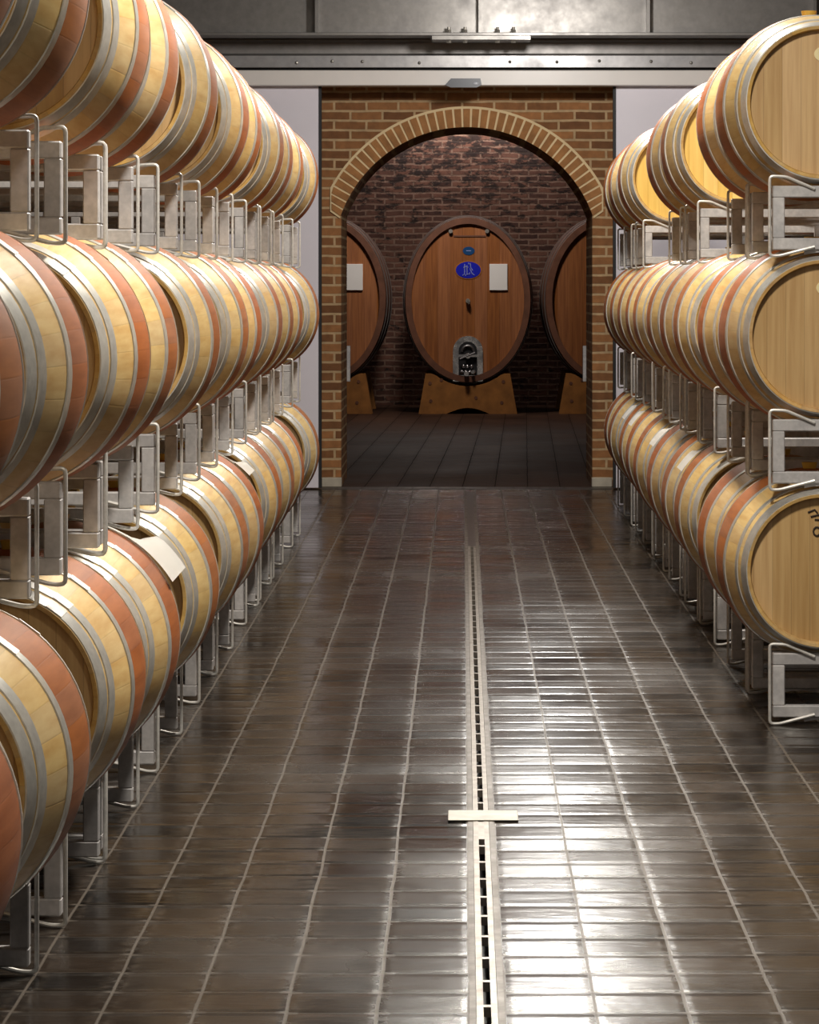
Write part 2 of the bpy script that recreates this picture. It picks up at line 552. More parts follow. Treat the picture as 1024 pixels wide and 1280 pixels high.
# ring of header bricks over the arch
t0 = atan2(2.17 - AZ, ARX - AX)
t0 = max(0.30, t0 - 0.02)
bm = bmesh.new()
nb = 41
span = pi - 2 * t0
for i in range(nb):
    a0 = t0 + span * (i + 0.12) / nb
    a1 = t0 + span * (i + 0.88) / nb
    r0, r1 = AR, AR + 0.146
    pts = [(AX + r0 * cos(a0), AZ + r0 * sin(a0)), (AX + r1 * cos(a0), AZ + r1 * sin(a0)),
           (AX + r1 * cos(a1), AZ + r1 * sin(a1)), (AX + r0 * cos(a1), AZ + r0 * sin(a1))]
    pts = [(min(max(p[0], AL - 0.075), ARX + 0.075), p[1]) for p in pts]
    add_prism(bm, pts, 'y', FAC_Y - 0.020 - 0.004 * random.random(), FAC_Y + 0.01)
arch_ring = struct('trim_3', bm, M['voussoir'])
bm = bmesh.new()
for i in range(60):
    a0 = t0 - 0.01 + (span + 0.02) * i / 60
    a1 = t0 - 0.01 + (span + 0.02) * (i + 1) / 60
    r0, r1 = AR + 0.001, AR + 0.166
    pts = [(AX + r0 * cos(a0), AZ + r0 * sin(a0)), (AX + r1 * cos(a0), AZ + r1 * sin(a0)),
           (AX + r1 * cos(a1), AZ + r1 * sin(a1)), (AX + r0 * cos(a1), AZ + r0 * sin(a1))]
    pts = [(min(max(p[0], AL - 0.087), ARX + 0.087), p[1]) for p in pts]
    add_prism(bm, pts, 'y', FAC_Y - 0.014, FAC_Y + 0.01)
struct('trim_4', bm, M['mortar'])
# concrete feet of the two piers
bm = bmesh.new(); add_box(bm, (-1.125, FAC_Y - 0.06, 0), (AL + 0.006, FAC_Y + 0.02, 0.075), 0, 0.006); struct('baseboard_left', bm, M['concrete'])
bm = bmesh.new(); add_box(bm, (ARX - 0.006, FAC_Y - 0.06, 0), (1.185, FAC_Y + 0.02, 0.075), 0, 0.006); struct('baseboard_right', bm, M['concrete'])

# sliding door leaves, pushed open to both sides, their edge shadow gap painted as a black strip
bm = bmesh.new()
add_box(bm, (-3.6, DOOR_Y, 0.015), (-1.135, DOOR_Y + 0.06, 3.20), 0, 0.004)
add_box(bm, (-1.15, DOOR_Y + 0.012, 0.015), (-1.112, DOOR_Y + 0.085, 3.20), 1)
d = struct('door_1', bm, [M['panel'], M['black']])
bm = bmesh.new()
add_box(bm, (1.20, DOOR_Y, 0.015), (3.8, DOOR_Y + 0.06, 3.20), 0, 0.004)
add_box(bm, (1.178, DOOR_Y + 0.012, 0.015), (1.215, DOOR_Y + 0.085, 3.20), 1)
d = struct('door_2', bm, [M['panel'], M['black']])
# track cover above the opening
bm = bmesh.new()
add_box(bm, (-6.0, DOOR_Y - 0.12, 3.165), (6.0, DOOR_Y + 0.10, 3.285), 0, 0.006)
struct('trim_1', bm, M['track'])
# flashing and duct over the track cover
bm = bmesh.new()
add_box(bm, (-6.0, DOOR_Y - 0.05, 3.285), (6.0, DOOR_Y + 0.3, 3.305), 2)
add_box(bm, (-6.0, DOOR_Y - 0.16, 3.305), (6.0, DOOR_Y + 0.3, 3.395), 0)
pr = [(DOOR_Y - 0.16, 3.395), (DOOR_Y - 0.05, 3.42), (DOOR_Y - 0.05, 3.50), (DOOR_Y - 0.13, 3.515), (DOOR_Y - 0.13, 3.525), (DOOR_Y + 0.3, 3.525), (DOOR_Y + 0.3, 3.395)]
add_prism(bm, pr, 'x', -6.0, 6.0, 1)
struct('trim_2', bm, [M['steel_mid'], M['steel_dark'], M['black']])
# rivets along the flashing
bm = bmesh.new()
for px in (155, 216, 268, 366, 522, 603, 676, 765, 834, 905):
    x = (px * 740 / 1024 + 260 - 579) / 159.6
    bmesh.ops.create_uvsphere(bm, u_segments=8, v_segments=5, radius=0.013,
                              matrix=Matrix.Translation((x, DOOR_Y - 0.163, 3.345 + random.uniform(-0.012, 0.012))))
struct('trim_5', bm, M['bolt'])
# dark wall above the beam
bm = bmesh.new(); add_box(bm, (-6.0, DOOR_Y - 0.02, 3.525), (6.0, DOOR_Y + 0.3, 5.6)); struct('trim_6', bm, M['steel_dark'])

# steel beam
BY = 24.55
beam = thing('steel_beam', 'grey steel I-beam with bolted splice running across above the doorway', 'beam', (0, BY, 3.5))
bm = bmesh.new(); add_box(bm, (-6.0, -0.008, 0.02), (6.0, 0.008, 0.60)); obj('web', bm, M['steel'], beam)
bm = bmesh.new(); add_box(bm, (-6.0, -0.13, 0.012), (6.0, 0.13, 0.036), 0, 0.003); obj('flange', bm, M['steel'], beam)
bm = bmesh.new(); add_box(bm, (-6.0, -0.13, 0.60), (6.0, 0.13, 0.624), 0, 0.003); obj('flange', bm, M['steel'], beam)
for px in (190.5, 397, 600, 809, 1016):
    x = (px - 579) / 162.6
    bm = bmesh.new(); add_box(bm, (x - 0.012, -0.125, 0.036), (x + 0.012, -0.008, 0.60)); obj('stiffener', bm, M['steel'], beam)
bm = bmesh.new()
add_box(bm, ((540 - 579) / 162.6, -0.145, -0.022), ((663 - 579) / 162.6, 0.13, 0.012), 0, 0.003)
sp_ = obj('splice_plate', bm, M['steel'], beam)
for cx in (264, 393, 652, 778):
    x = (cx / 6.4 + 520 - 579) / 162.6
    bm = bmesh.new()
    bmesh.ops.create_cone(bm, cap_ends=True, segments=6, radius1=0.021, radius2=0.021, depth=0.022, matrix=Matrix.Translation((x, -0.105, 0.047)))
    bmesh.ops.create_cone(bm, cap_ends=True, segments=12, radius1=0.012, radius2=0.012, depth=0.03, matrix=Matrix.Translation((x, -0.105, 0.064)))
    bmesh.ops.create_cone(bm, cap_ends=True, segments=6, radius1=0.020, radius2=0.020, depth=0.02, matrix=Matrix.Translation((x, -0.105, -0.032)))
    obj('bolt', bm, M['bolt'], sp_)

# motion sensor on the track cover
sen = thing('motion_sensor', 'small dark motion sensor mounted on the white track cover above the opening', 'sensor', (0.005, DOOR_Y - 0.12, 3.165))
bm = bmesh.new()
add_prism(bm, [(-0.145, 0.0), (-0.10, 0.052), (0.13, 0.052), (0.14, 0.0), (0.10, -0.018), (-0.10, -0.018)], 'y', -0.06, 0.0)
obj('housing', bm, M['sensor'], sen)
bm = bmesh.new(); bmesh.ops.create_uvsphere(bm, u_segments=12, v_segments=8, radius=0.018, matrix=Matrix.Translation((0.095, -0.058, 0.012)) @ Matrix.Diagonal((1.3, 0.6, 0.8, 1))); obj('lens', bm, M['lens'], sen, True)

# back room
bm = bmesh.new(); add_box(bm, (-6.0, 42.6, 0), (6.0, 42.9, 5.0)); struct('wall_back', bm, M['brick_old'])
bm = bmesh.new(); add_box(bm, (-6.2, FAC_Y + FAC_D, 0), (-5.0, 42.6, 5.0)); struct('wall_back_left', bm, M['brick_old'])
bm = bmesh.new(); add_box(bm, (5.0, FAC_Y + FAC_D, 0), (6.2, 42.6, 5.0)); struct('wall_back_right', bm, M['brick_old'])
bm = bmesh.new(); add_box(bm, (-6.2, FAC_Y + FAC_D, 4.6), (6.2, 42.9, 4.9)); struct('ceiling_back', bm, M['brick_old'])

# ------------------------------------------------------------------ floor drain
dr = thing('floor_drain', 'long narrow slot drain let into the dark tiled floor along the aisle', 'drain', (0, 0, 0))
def strip(name, x0, x1, y0, y1, z0, z1, mat, bev=0.0):
    bm = bmesh.new(); add_box(bm, (x0, y0, z0), (x1, y1, z1), 0, bev); return obj(name, bm, mat, dr)
SLOT_Y1 = 19.7
strip('edge_strip', DX0, 0.029, DY0, DY1, -0.06, 0.003, M['drain_edge'])
strip('edge_strip', 0.078, DX1, DY0, DY1, -0.06, 0.003, M['drain_edge'])
strip('grate_rail', 0.030, 0.0455, DY0, SLOT_Y1, -0.03, 0.0035, M['drain'])
strip('grate_rail', 0.0625, 0.077, DY0, SLOT_Y1, -0.03, 0.0035, M['drain'])
strip('channel_bed', 0.029, 0.078, DY0, SLOT_Y1, -0.11, -0.09, M['black'])
strip('cover_plate', 0.029, 0.078, SLOT_Y1, DY1, -0.03, 0.001, M['cover'])
strip('cover_plate', 0.0455, 0.0625, 9.32, 9.62, -0.03, 0.003, M['drain'])
y = DY0 + 0.1
while y < SLOT_Y1:
    if not 9.25 < y < 9.7:
        strip('grate_bar', 0.0455, 0.0625, y, y + 0.022, -0.02, 0.0025, M['drain'])
    y += 0.255
cl = obj('crossbar_plate', (lambda b: (add_box(b, (-0.046, 9.63, 0.0035), (0.167, 9.80, 0.0085), 0, 0.002), b)[1])(bmesh.new()), mat_plain('worn_zinc_plate', srgb(186, 182, 174), 0.5, 0.2, 14, 0.2))
tag(cl, 'pale flat plate laid across the slot drain in the aisle floor', 'plate')

# ------------------------------------------------------------------ barrel
R0, R1, HL = 0.35, 0.28, 0.46
def rad(y):
    return R0 - (R0 - R1) * (y / HL) ** 2

def make_barrel(kind):
    """kind 'double': chime hoop and quarter hoop side by side; 'single': one broad chime hoop"""
    t = thing('oak_barrel', 'oak wine barrel', 'barrel')
    ys = sorted(set([-HL, -0.40, -0.30, -0.22, -0.16, -0.12, -0.08, -0.04, 0.0, 0.04, 0.08, 0.12, 0.16, 0.22, 0.30, 0.40, HL]))
    prof = [(y, rad(y)) for y in ys]
    mats = [1 if -0.161 < (a + b) / 2 < 0.161 else 0 for a, b in zip(ys, ys[1:])]
    # chime end and inner wall down to the head
    tail = [(HL - 0.003, R1 - 0.011), (HL - 0.036, R1 - 0.017)]
    lead = [(-y, r) for y, r in reversed(tail)]
    prof = lead + prof + tail
    mats = [2, 2] + mats + [2, 2]
    bm = bmesh.new()
    revolve_y(bm, prof, 72, False, mats, R0)
    obj('staves', bm, [M['oak'], M['wine'], M['oak_end']], t, True)
    for s in (-1, 1):
        bm = bmesh.new()
        yh = s * (HL - 0.033)
        rh = R1 - 0.0158
        c0 = [bm.verts.new((rh * sin(2 * pi * k / 64), yh, R0 + rh * cos(2 * pi * k / 64))) for k in range(64)]
        c1 = [bm.verts.new((rh * sin(2 * pi * k / 64), yh - s * 0.02, R0 + rh * cos(2 * pi * k / 64))) for k in range(64)]
        bm.faces.new(c0); bm.faces.new(list(reversed(c1)))
        for k in range(64):
            bm.faces.new((c0[k], c0[(k + 1) % 64], c1[(k + 1) % 64], c1[k]))
        bmesh.ops.recalc_face_normals(bm, faces=bm.faces)
        obj('head', bm, M['head'], t)
    if kind == 'double':
        bands = [(0.408, 0.4575, 0.0032), (0.352, 0.392, 0.003), (0.163, 0.198, 0.003)]
    else:
        bands = [(0.404, 0.4575, 0.0032), (0.335, 0.360, 0.0026), (0.163, 0.193, 0.003)]
    for (a, b, th) in bands:
        for s in (-1, 1):
            n = 4
            yy = [s * (a + (b - a) * i / n) for i in range(n + 1)]
            pr = [(y, rad(y) + th) for y in yy] + [(y, rad(y) - 0.001) for y in reversed(yy)]
            bm = bmesh.new()
            revolve_y(bm, pr, 72, True, None, R0)
            # lapped and riveted joint of the hoop
            ya, yb = min(yy), max(yy)
            jr = [bm.verts.new((rr * sin(ang), y, R0 + rr * cos(ang))) for ang in (0.55, 0.72) for y in (ya, yb)
                  for rr in (rad(y) + th, rad(y) + th + 0.0022)]
            for f in ((0, 1, 3, 2), (4, 6, 7, 5), (1, 5, 7, 3), (0, 2, 6, 4), (0, 4, 5, 1), (2, 3, 7, 6)):
                bm.faces.new([jr[i] for i in f])
            obj('hoop', bm, M['hoop'], t, True)
    bm = bmesh.new()
    bmesh.ops.create_cone(bm, cap_ends=True, segments=20, radius1=0.024, radius2=0.030, depth=0.026, matrix=Matrix.Translation((0, 0, 2 * R0 + 0.009)))
    obj('bung', bm, M['bung'], t, True)
    return t

ORD = ['first', 'second', 'third', 'fourth', 'fifth', 'sixth', 'seventh', 'eighth', 'ninth', 'tenth', 'eleventh']
ROWN = ['bottom', 'middle', 'top']
PITCH = 0.858
BASE_Z = 0.569 - R0
BARREL = {'double': make_barrel('double'), 'single': make_barrel('single')}
FREE = {'double': True, 'single': True}
barrels = {}
def place_barrel(kind, x, y, tier, rz, label, group, key):
    loc = (x, y, BASE_Z + tier * PITCH)
    if FREE[kind]:
        FREE[kind] = False
        o = BARREL[kind]
        o.location = loc
        o.rotation_euler = (0, 0, rz)
        o['label'] = label
        o['group'] = group
    else:
        o = dup(BARREL[kind], loc, rz, label, group)
    barrels[key] = o
    return o

# ------------------------------------------------------------------ rack
RL, RD = 1.62, 0.415          # rack's length across the row, half its depth along the row
TB = 0.044
def make_rack():
    """local x=0 is the rack's aisle end (the rods), growing to +x; y is along the row"""
    t = thing('barrel_rack', 'galvanised steel barrel rack', 'rack')
    px = 0.012
    zt1, zt0 = 0.264, 0.264 - TB
    zb0, zb1 = 0.028, 0.028 + TB
    for s in (-1, 1):
        y0, y1 = s * RD - TB / 2, s * RD + TB / 2
        bm = bmesh.new(); add_box(bm, (px, y0, zt0), (RL - px, y1, zt1), 0, 0.004); obj('top_rail', bm, M['rack'], t)
        bm = bmesh.new(); add_box(bm, (px, y0, zb0), (RL - px, y1, zb1), 0, 0.004); obj('bottom_rail', bm, M['rack'], t)
        for x in (px, RL / 2 - TB / 2, RL - px - TB):
            bm = bmesh.new(); add_box(bm, (x, y0 + 0.001, zb1), (x + TB, y1 - 0.001, zt0), 0, 0.003); obj('post', bm, M['rack'], t)
        for e in (0, 1):
            X = (lambda v: v) if e == 0 else (lambda v: RL - v)
            yy = s * (RD + TB / 2 + 0.0062)
            pts = [(X(0.165), yy, zt1 - 0.012), (X(0.06), yy, 0.297), (X(0.0), yy, 0.299), (X(0.0), yy, 0.0065), (X(0.035), yy, 0.0065), (X(0.165), yy, zb0 + 0.012)]
            bm = bmesh.new(); add_tube(bm, round_path(pts, 0.014), 0.0058, 8)
            obj('guide_rod', bm, M['rod'], t, True)
    for x in (0.50, 1.40):
        bm = bmesh.new(); add_box(bm, (x, -RD + TB / 2, zb0 + 0.002), (x + TB * 0.8, RD - TB / 2, zb1 - 0.002), 0, 0.003); obj('side_bar', bm, M['rack'], t)
    # little curved saddles under the bottom rails, resting on the barrels below
    for s in (-1, 1):
        for xc in (0.203, 0.203 + 0.86):
            bm = bmesh.new()
            rr = rad(RD - 0.012) + 0.013
            ax = 0.569 - PITCH            # the lower barrel's axis, seen from this rack's base
            n = 8
            poly = []
            for i in range(n + 1):
                a = -0.24 + 0.48 * i / n
                poly.append((xc + rr * sin(a), ax + rr * cos(a)))
            poly += [(xc + rr * sin(0.24), zb0 + 0.001), (xc - rr * sin(0.24), zb0 + 0.001)]
            add_prism(bm, poly, 'y', s * RD - 0.012, s * RD + 0.012)
            obj('saddle', bm, M['rack'], t)
    return t

RACK = make_rack()
RACK_FREE = [True]
def place_rack(x, y, tier, side, label, group):
    loc = (x, y, tier * PITCH)
    rz = 0.0 if side > 0 else pi
    if RACK_FREE[0]:
        RACK_FREE[0] = False
        RACK.location = loc
        RACK.rotation_euler = (0, 0, rz)
        RACK['label'] = label
        RACK['group'] = group
        return RACK
    return dup(RACK, loc, rz, label, group)

# columns of the stacks: distance along the row, sideways position of the barrels
LEFT = [(5.98, -1.187), (7.06, -1.190), (8.49, -1.193), (9.43, -1.194), (11.03, -1.196), (12.77, -1.205), (13.71, -1.210),
        (15.60, -1.230), (16.75, -1.240), (17.95, -1.248), (20.05, -1.256)]
RIGHT = [(12.18, 1.322), (13.14, 1.318), (14.74, 1.320), (15.76, 1.323), (17.0, 1.327), (18.4, 1.332), (19.45, 1.336), (20.4, 1.339), (21.8, 1.345), (22.77, 1.35)]
SHIFT = {}
MISSING = {('right', 2, 2), ('right', 5, 2), ('right', 6, 2)}
BACK = 0.86
for side, cols in (('left', LEFT), ('right', RIGHT)):
    sg = -1 if side == 'left' else 1
    for i, (y, x) in enumerate(cols):
        rx = -1.0 - 0.004 * max(0, y - 8.5) if side == 'left' else 1.125
        for tier in range(3):
            if (side, i, tier) in MISSING:
                continue
            n_here = sum(1 for q in range(i) if (side, q, tier) not in MISSING)
            lab = 'galvanised steel rack under the %s barrel from the front, %s row, %s stack' % (ORD[n_here], ROWN[tier], side)
            place_rack(rx, y, tier, sg, lab, 'galvanised racks of the %s stack' % side)
            dy = SHIFT.get((side, i, tier), random.uniform(-0.008, 0.008))
            kind = 'double' if side == 'left' else 'single'
            lab = 'red-banded oak barrel, %s from the front in the %s row of the %s stack' % (ORD[n_here], ROWN[tier], side)
            xx = x + random.uniform(-0.006, 0.006)
            place_barrel(kind, xx, y + dy, tier, radians(random.uniform(-0.5, 0.5)), lab, 'oak barrels of the %s stack' % side, (side, i, tier))
            lab = 'oak barrel hidden behind the %s front barrel, %s row of the %s stack' % (ORD[n_here], ROWN[tier], side)
            place_barrel(kind, rx + sg * (0.203 + BACK), y + random.uniform(-0.01, 0.01), tier, radians(random.uniform(-0.6, 0.6)), lab,
                         'back column oak barrels of the %s stack' % side, (side, i, tier, 'back'))
barrels[('right', 0, 2)]['label'] = 'nearest barrel of the top right row, yellow bung on top, cream badge on head'
barrels[('right', 0, 1)]['label'] = 'nearest barrel of the middle right row, cream oval badge on its pale head'
barrels[('right', 0, 0)]['label'] = 'nearest barrel of the bottom right row, dark handwritten marks on its head'
barrels[('right', 3, 2)]['label'] = 'second barrel of the top right row, bright yellow head showing past a gap'
barrels[('right', 7, 2)]['label'] = 'fourth barrel of the top right row, crescent of yellow head showing'

for key in (('right', 3, 2), ('right', 7, 2)):
    for ch in barrels[key].children:
        if ch.name.startswith('head'):
            me = ch.data.copy(); me.materials.clear(); me.materials.append(M['head_yellow']); ch.data = me
# badges and written marks on the nearest right heads
def head_badge(b, x, z):
    bm = bmesh.new()
    bmesh.ops.create_cone(bm, cap_ends=True, segments=36, radius1=1, radius2=1, depth=1,
                          matrix=Matrix.Translation((x, -HL + 0.032, z)) @ Matrix.Diagonal((0.043, 0.004, 0.030, 1)) @ Matrix.Rotation(pi / 2, 4, 'X'))
    g = obj('oval_badge', bm, M['badge'], b)
    bm = bmesh.new()
    def line(x0, z0, x1, z1):
        add_tube(bm, [(x + x0, -HL + 0.0295, z + z0), (x + x1, -HL + 0.0295, z + z1)], 0.0022, 6)
    line(-0.024, 0.008, -0.012, -0.006); line(-0.012, -0.006, -0.002, 0.004)
    line(-0.002, 0.004, 0.010, -0.008); line(0.010, -0.008, 0.024, 0.008)
    obj('badge_mark', bm, M['badge_ink'], g)
head_badge(barrels[('right', 0, 2)], 0.012, R0 + 0.178)
head_badge(barrels[('right', 0, 1)], 0.012, R0 + 0.178)
bm = bmesh.new()
bx = barrels[('right', 0, 0)]
def stroke(pts, r=0.0032):
    add_tube(bm, [(p[0], -HL + 0.0305, R0 + p[1]) for p in pts], r, 6)
stroke([(-0.055, 0.212), (-0.03, 0.222), (-0.02, 0.210)])
stroke([(-0.045, 0.196), (-0.012, 0.204)]); stroke([(-0.03, 0.186), (0.0, 0.184)]); stroke([(0.0, 0.205), (0.02, 0.186), (0.04, 0.205)])
def ringm(cx, cz, r):
    stroke([(cx + r * cos(a * pi / 5), cz + 1.25 * r * sin(a * pi / 5)) for a in range(11)])
ringm(-0.022, 0.142, 0.013); ringm(0.02, 0.146, 0.013)
stroke([(0.0, 0.16), (0.0, 0.125)]); stroke([(-0.005, 0.11), (0.012, 0.098), (-0.004, 0.088)]); stroke([(0.03, 0.11), (0.03, 0.08)])
obj('written_marks', bm, M['ink'], bx)

# ------------------------------------------------------------------ paper sheets on barrels
def sheet(key, label, a0, a1, y0, y1, lift=0.0, grp='paper sheets on the barrels'):
    b = barrels[key]
    sg = 1 if b.location.x < 0 else -1
    bm = bmesh.new()
    n, m = 16, 6
    g = []
    for i in range(n + 1):
        a = radians(a0 + (a1 - a0) * i / n)
        row = []
        for j in range(m + 1):
            y = y0 + (y1 - y0) * j / m
            q = min(1.0, max(0.0, (a0 + (a1 - a0) * i / n - 31) / 13.0))
            q = q * q * (3 - 2 * q)
            rr = rad(min(y, HL)) * (1 - q) + rad(y0) * q + 0.0072 + lift * (i / n) ** 3
            row.append(bm.verts.new((sg * rr * sin(a), y, R0 + rr * cos(a))))
        g.append(row)
    for i in range(n):
        for j in range(m):
            bm.faces.new((g[i][j], g[i + 1][j], g[i + 1][j + 1], g[i][j + 1]))
    bmesh.ops.solidify(bm, geom=list(bm.faces), thickness=0.0012)
    bmesh.ops.recalc_face_normals(bm, faces=bm.faces)
    o = obj('paper_sheet', bm, M['paper'], None, True)
    o.location = b.location
    o.rotation_euler = b.rotation_euler
    tag(o, label, 'paper', grp)
    return o
sheet(('left', 3, 0), 'large white paper sheet draped over the fourth bottom barrel of the left stack', -4, 63, 0.06, 0.55, 0.012)
sheet(('left', 6, 0), 'narrow white paper sheet on the seventh bottom barrel of the left stack', 10, 52, 0.12, 0.50, 0.008)
for ci, nm in ((2, 'third'), (4, 'fifth'), (6, 'seventh'), (7, 'eighth')):
    sheet(('right', ci, 0), 'white paper sheet lying over the %s bottom barrel of the right stack' % nm, 20, 60, 0.14, 0.47, 0.006)

# ------------------------------------------------------------------ big oval casks
CK_Y, CK_Z, CA, CB = 39.7, 1.414, 0.775, 1.02
def ell(a, b, t):
    return (a * cos(t), b * sin(t))
def make_cask(x, label, board, emblem):
    t = thing('oval_cask', label, 'cask', (x, CK_Y, CK_Z - CB))
    cz = CB
    N = 96
    def ring(bm, a, b, y):
        return [bm.verts.new((a * cos(2 * pi * k / N), y, cz + b * sin(2 * pi * k / N))) for k in range(N)]
    bm = bmesh.new()
    rs = []
    for (s, y) in ((-0.075, 0.06), (-0.075, 0.0), (0.0, 0.0), (0.035, 0.5), (0.05, 1.1), (0.035, 1.7), (0.0, 2.2)):
        rs.append(ring(bm, CA + s, CB + s, y))
    for a, b in zip(rs, rs[1:]):
        for k in range(N):
            bm.faces.new((a[k], a[(k + 1) % N], b[(k + 1) % N], b[k]))
    bm.faces.new(rs[-1])
    bmesh.ops.recalc_face_normals(bm, faces=bm.faces)
    obj('staves', bm, M['cask_rim'], t, True)
    bm = bmesh.new()
    r = ring(bm, CA - 0.076, CB - 0.076, 0.045)
    r2 = ring(bm, CA - 0.076, CB - 0.076, 0.09)
    bm.faces.new(r)
    bm.faces.new(list(reversed(r2)))
    for k in range(N):
        bm.faces.new((r[k], r[(k + 1) % N], r2[(k + 1) % N], r2[k]))
    bmesh.ops.recalc_face_normals(bm, faces=bm.faces)
    obj('head', bm, M['cask_head'], t)
    for (y, s) in ((0.16, 0.014), (0.5, 0.037), (1.7, 0.037)):
        bm = bmesh.new()
        q = [ring(bm, CA + s, CB + s, y), ring(bm, CA + s + 0.006, CB + s + 0.006, y), ring(bm, CA + s + 0.007, CB + s + 0.007, y + 0.07), ring(bm, CA + s, CB + s, y + 0.07)]
        for i in range(4):
            a, b = q[i], q[(i + 1) % 4]
            for k in range(N):
                bm.faces.new((a[k], a[(k + 1) % N], b[(k + 1) % N], b[k]))
        bmesh.ops.recalc_face_normals(bm, faces=bm.faces)
        obj('hoop', bm, M['steel_dark'], t, True)
    HZ = lambda py: 1.622 - (py - 354) / 100.75 - (CK_Z - CB)
    HX = lambda px: (px - 585) / 100.75
    # stainless hatch
    bm = bmesh.new()
    hw = 0.185
    zb, zt = HZ(477), HZ(420)
    outer = [(-hw, zb)] + [(hw * cos(pi - a * pi / 16), zt - hw + hw * sin(a * pi / 16)) for a in range(17)] + [(hw, zb)]
    iw = 0.115
    inner = [(-iw, zb + 0.08)] + [(iw * cos(pi - a * pi / 16), zt - hw + iw * sin(a * pi / 16)) for a in range(17)] + [(iw, zb + 0.08)]
    add_prism(bm, outer, 'y', 0.018, 0.05)
    h = obj('hatch', bm, M['chrome'], t)
    bm = bmesh.new(); add_prism(bm, inner, 'y', 0.004, 0.02); obj('hatch_door', bm, M['black'], h)
    bm = bmesh.new()
    arc = [(0.075 * cos(pi * a / 10), -0.012, zt - hw - 0.01 + 0.075 * sin(pi * a / 10)) for a in range(11)]
    add_tube(bm, arc, 0.016, 8)
    add_box(bm, (-0.13, -0.02, zt - hw - 0.075), (0.13, 0.004, zt - hw - 0.045))
    add_tube(bm, [(0, -0.06, zt - hw - 0.06), (0, 0.004, zt - hw - 0.06)], 0.034, 12)
    add_tube(bm, [(-0.10, -0.055, zt - hw - 0.10), (0.09, -0.055, zt - hw - 0.02)], 0.012, 8)
    obj('hatch_clamp', bm, M['chrome'], h)
    bm = bmesh.new()
    for k in range(7):
        xx = -0.075 + 0.15 * (k % 4) / 3 + (0.02 if k > 3 else 0)
        zz = zb + 0.12 + 0.07 * (k // 4)
        bmesh.ops.create_uvsphere(bm, u_segments=10, v_segments=7, radius=0.024, matrix=Matrix.Translation((xx, -0.004, zz)))
    add_tube(bm, [(-0.02, -0.12, zb + 0.10), (-0.02, 0.004, zb + 0.10)], 0.03, 12)
    add_tube(bm, [(0.06, -0.09, zb + 0.12), (0.06, 0.004, zb + 0.12)], 0.022, 12)
    obj('valve', bm, M['chrome'], h, True)
    # knobs, tasting tap
    for px in (563.5, 609):
        bm = bmesh.new(); add_tube(bm, [(HX(px), 0.0, HZ(289)), (HX(px), 0.045, HZ(289))], 0.026, 12); obj('knob', bm, M['bolt'], t, True)
    bm = bmesh.new(); add_box(bm, (HX(567), 0.034, HZ(296)), (HX(607), 0.046, HZ(294))); obj('top_bar', bm, M['cask_rim'], t)
    bm = bmesh.new(); add_tube(bm, [(HX(585), -0.035, HZ(376)), (HX(585), 0.045, HZ(376))], 0.028, 12)
    add_tube(bm, [(HX(585), -0.03, HZ(376)), (HX(586.5), -0.03, HZ(380))], 0.012, 8)
    obj('sampling_tap', bm, M['bolt'], t, True)
    if board:
        bm = bmesh.new(); add_box(bm, (HX(612), 0.02, HZ(363)), (HX(634.5), 0.05, HZ(330)), 0, 0.004); nb_ = obj('notice_board', bm, M['paper'], t)
        nb_['label'] = 'white rectangular notice board'
    if emblem:
        def oval(name, px, py, a, b, y, mat, par):
            bm = bmesh.new()
            bmesh.ops.create_cone(bm, cap_ends=True, segments=48, radius1=1, radius2=1, depth=1,
                                  matrix=Matrix.Translation((HX(px), y, HZ(py))) @ Matrix.Diagonal((a, 0.006, b, 1)) @ Matrix.Rotation(pi / 2, 4, 'X'))
            return obj(name, bm, mat, par)
        e1 = oval('upper_emblem', 586, 313.5, 0.073, 0.052, 0.042, M['teal'], t)
        bm = bmesh.new()
        add_box(bm, (HX(586) - 0.03, 0.0375, HZ(313.5) - 0.004), (HX(586) + 0.03, 0.0385, HZ(313.5) + 0.006))
        obj('emblem_mark', bm, M['pale_blue'], e1)
        e0 = oval('blue_emblem', 585.5, 337.5, 0.168, 0.116, 0.042, M['gold'], t)
        oval('emblem_field', 585.5, 337.5, 0.155, 0.103, 0.0385, M['blue'], e0)
        bm = bmesh.new()
        ex, ez, ey = HX(585.5), HZ(337.5), 0.034
        def ln(pts, r=0.006):
            add_tube(bm, [(ex + p[0], ey, ez + p[1]) for p in pts], r, 6)
        ln([(-0.045, -0.05), (-0.045, 0.075)]); ln([(-0.015, -0.06), (-0.015, 0.06)]); ln([(0.025, 0.085), (0.03, 0.03), (0.055, -0.005)])
        ln([(0.02, 0.02), (0.045, -0.04), (0.075, -0.065)]); ln([(-0.06, 0.03), (-0.03, 0.045), (0.0, 0.03)])
        ln([(-0.07, -0.07), (-0.05, -0.05), (-0.03, -0.07)]); ln([(-0.02, -0.045), (0.015, -0.055), (0.02, -0.03)]); ln([(0.0, 0.09), (0.01, 0.07)])
        obj('emblem_lines', bm, M['pale_blue'], e0)
    # timber cradle
    bw, tw, hz = 0.612, 0.525, 0.50
    poly = [(-bw, 0.0), (-0.27, 0.0)] + [(-0.27 + 0.54 * i / 10, 0.075 * sin(pi * i / 10)) for i in range(1, 10)] + [(0.27, 0.0), (bw, 0.0), (tw, hz)]
    n = 20
    zc = CK_Z
    top = []
    for i in range(n + 1):
        xx = tw - 0.02 - (2 * tw - 0.04) * i / n
        top.append((xx, min(hz, zc - (CB + 0.05) * sqrt(max(0.0, 1 - (xx / (CA + 0.05)) ** 2)))))
    poly += top + [(-tw, hz)]
    c = thing('cask_cradle', 'shaped timber cradle carrying the ' + label.split(',')[0], 'cradle', (x, CK_Y, 0), 0, 'timber cradles under the casks')
    bm = bmesh.new(); add_prism(bm, poly, 'y', 0.0, 0.24); obj('front_block', bm, M['cradle'], c)
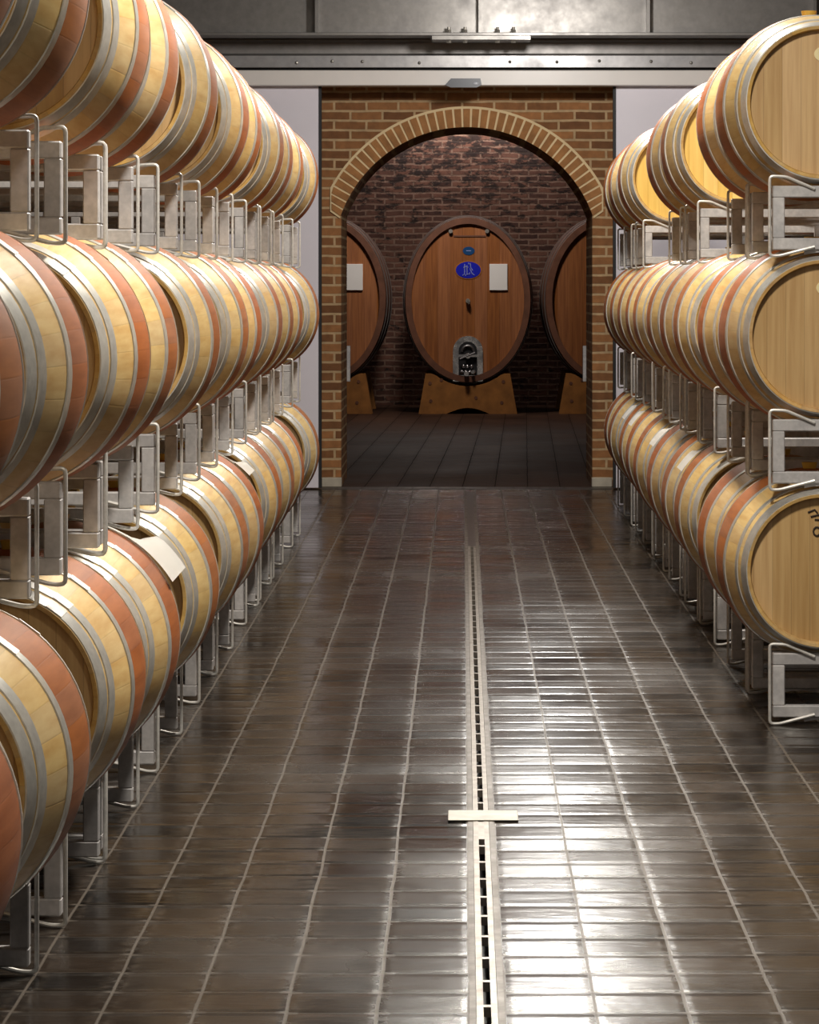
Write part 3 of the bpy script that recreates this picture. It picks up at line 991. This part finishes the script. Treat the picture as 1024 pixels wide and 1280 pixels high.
    bm = bmesh.new(); add_prism(bm, poly, 'y', 1.6, 1.84); obj('rear_block', bm, M['cradle'], c)
    bm = bmesh.new()
    for (kx, kz) in ((-0.47, 0.38), (-0.46, 0.16), (0.44, 0.40), (0.42, 0.14), (-0.33, 0.42), (0.1, 0.2)):
        bmesh.ops.create_cone(bm, cap_ends=True, segments=10, radius1=0.022, radius2=0.022, depth=0.006, matrix=Matrix.Translation((kx, -0.001, kz)) @ Matrix.Rotation(pi / 2, 4, 'X'))
    obj('wood_knot', bm, M['cask_rim'], c)
    return t
make_cask((585 - 579) / 100.75, 'middle oval oak cask, blue oval emblem and stainless hatch on its head', True, True)
make_cask((404 - 579) / 100.75, 'left oval oak cask, white board at its edge, half hidden by the pier', True, False)
make_cask((761 - 579) / 100.75, 'right oval oak cask, only its dark left edge showing past the pier', False, False)

# small metal brackets on the inner corners of the opening
for nm, x, lab in (('l', AL + 0.004, 'small grey metal catch plate on the left inner corner of the arch'),
                   ('r', ARX - 0.004, 'small grey metal catch plate on the right inner corner of the arch')):
    s = 1 if nm == 'l' else -1
    bm = bmesh.new()
    add_box(bm, (min(x - s * 0.004, x + s * 0.026), FAC_Y + FAC_D - 0.03, 0.80), (max(x - s * 0.004, x + s * 0.026), FAC_Y + FAC_D + 0.004, 1.10), 0, 0.003)
    tag(obj('catch_plate', bm, M['rack']), lab, 'plate')

# ------------------------------------------------------------------ light
def area(name, loc, size, power, col, rot=(0, 0, 0), sy=None, spread=None):
    ld = bpy.data.lights.new(name, 'AREA')
    ld.energy = power
    ld.color = col
    ld.shape = 'RECTANGLE'
    ld.size = size
    ld.size_y = sy or size
    if spread:
        ld.spread = spread
    o = bpy.data.objects.new(name, ld)
    C.objects.link(o)
    o.location = loc
    o.rotation_euler = rot
    return o
WARM = (1.0, 0.93, 0.82)
for y, p in ((0.0, 25), (4.0, 45), (8.7, 205), (13.4, 155), (18.2, 145)):
    area('ceiling_lamp', (0.45, y, 4.1), 0.25, p, WARM, (0, 0, 0), 0.7)
pl = bpy.data.lights.new('ceiling_bulb', 'POINT')
pl.energy = 215
pl.color = (1.0, 0.97, 0.92)
pl.shadow_soft_size = 0.14
po = bpy.data.objects.new('ceiling_bulb', pl)
C.objects.link(po)
po.location = (0.62, 21.6, 3.72)
area('cellar_lamp', (-0.35, 37.7, 4.3), 0.6, 75, (1.0, 0.90, 0.82), (radians(15), 0, 0), 0.4)
area('cellar_lamp', (0.0, 42.35, 3.9), 2.6, 22, (1.0, 0.88, 0.82), (0, 0, 0), 0.1)

w = bpy.data.worlds.new('world')
SC.world = w
w.use_nodes = True
bg = w.node_tree.nodes['Background']
bg.inputs[0].default_value = (1.0, 0.95, 0.88, 1)
bg.inputs[1].default_value = 0.25

SC.view_settings.view_transform = 'Standard'
SC.view_settings.look = 'None'
SC.view_settings.gamma = 1.0
SC.view_settings.exposure = 0.08
SC.view_settings.use_curve_mapping = False
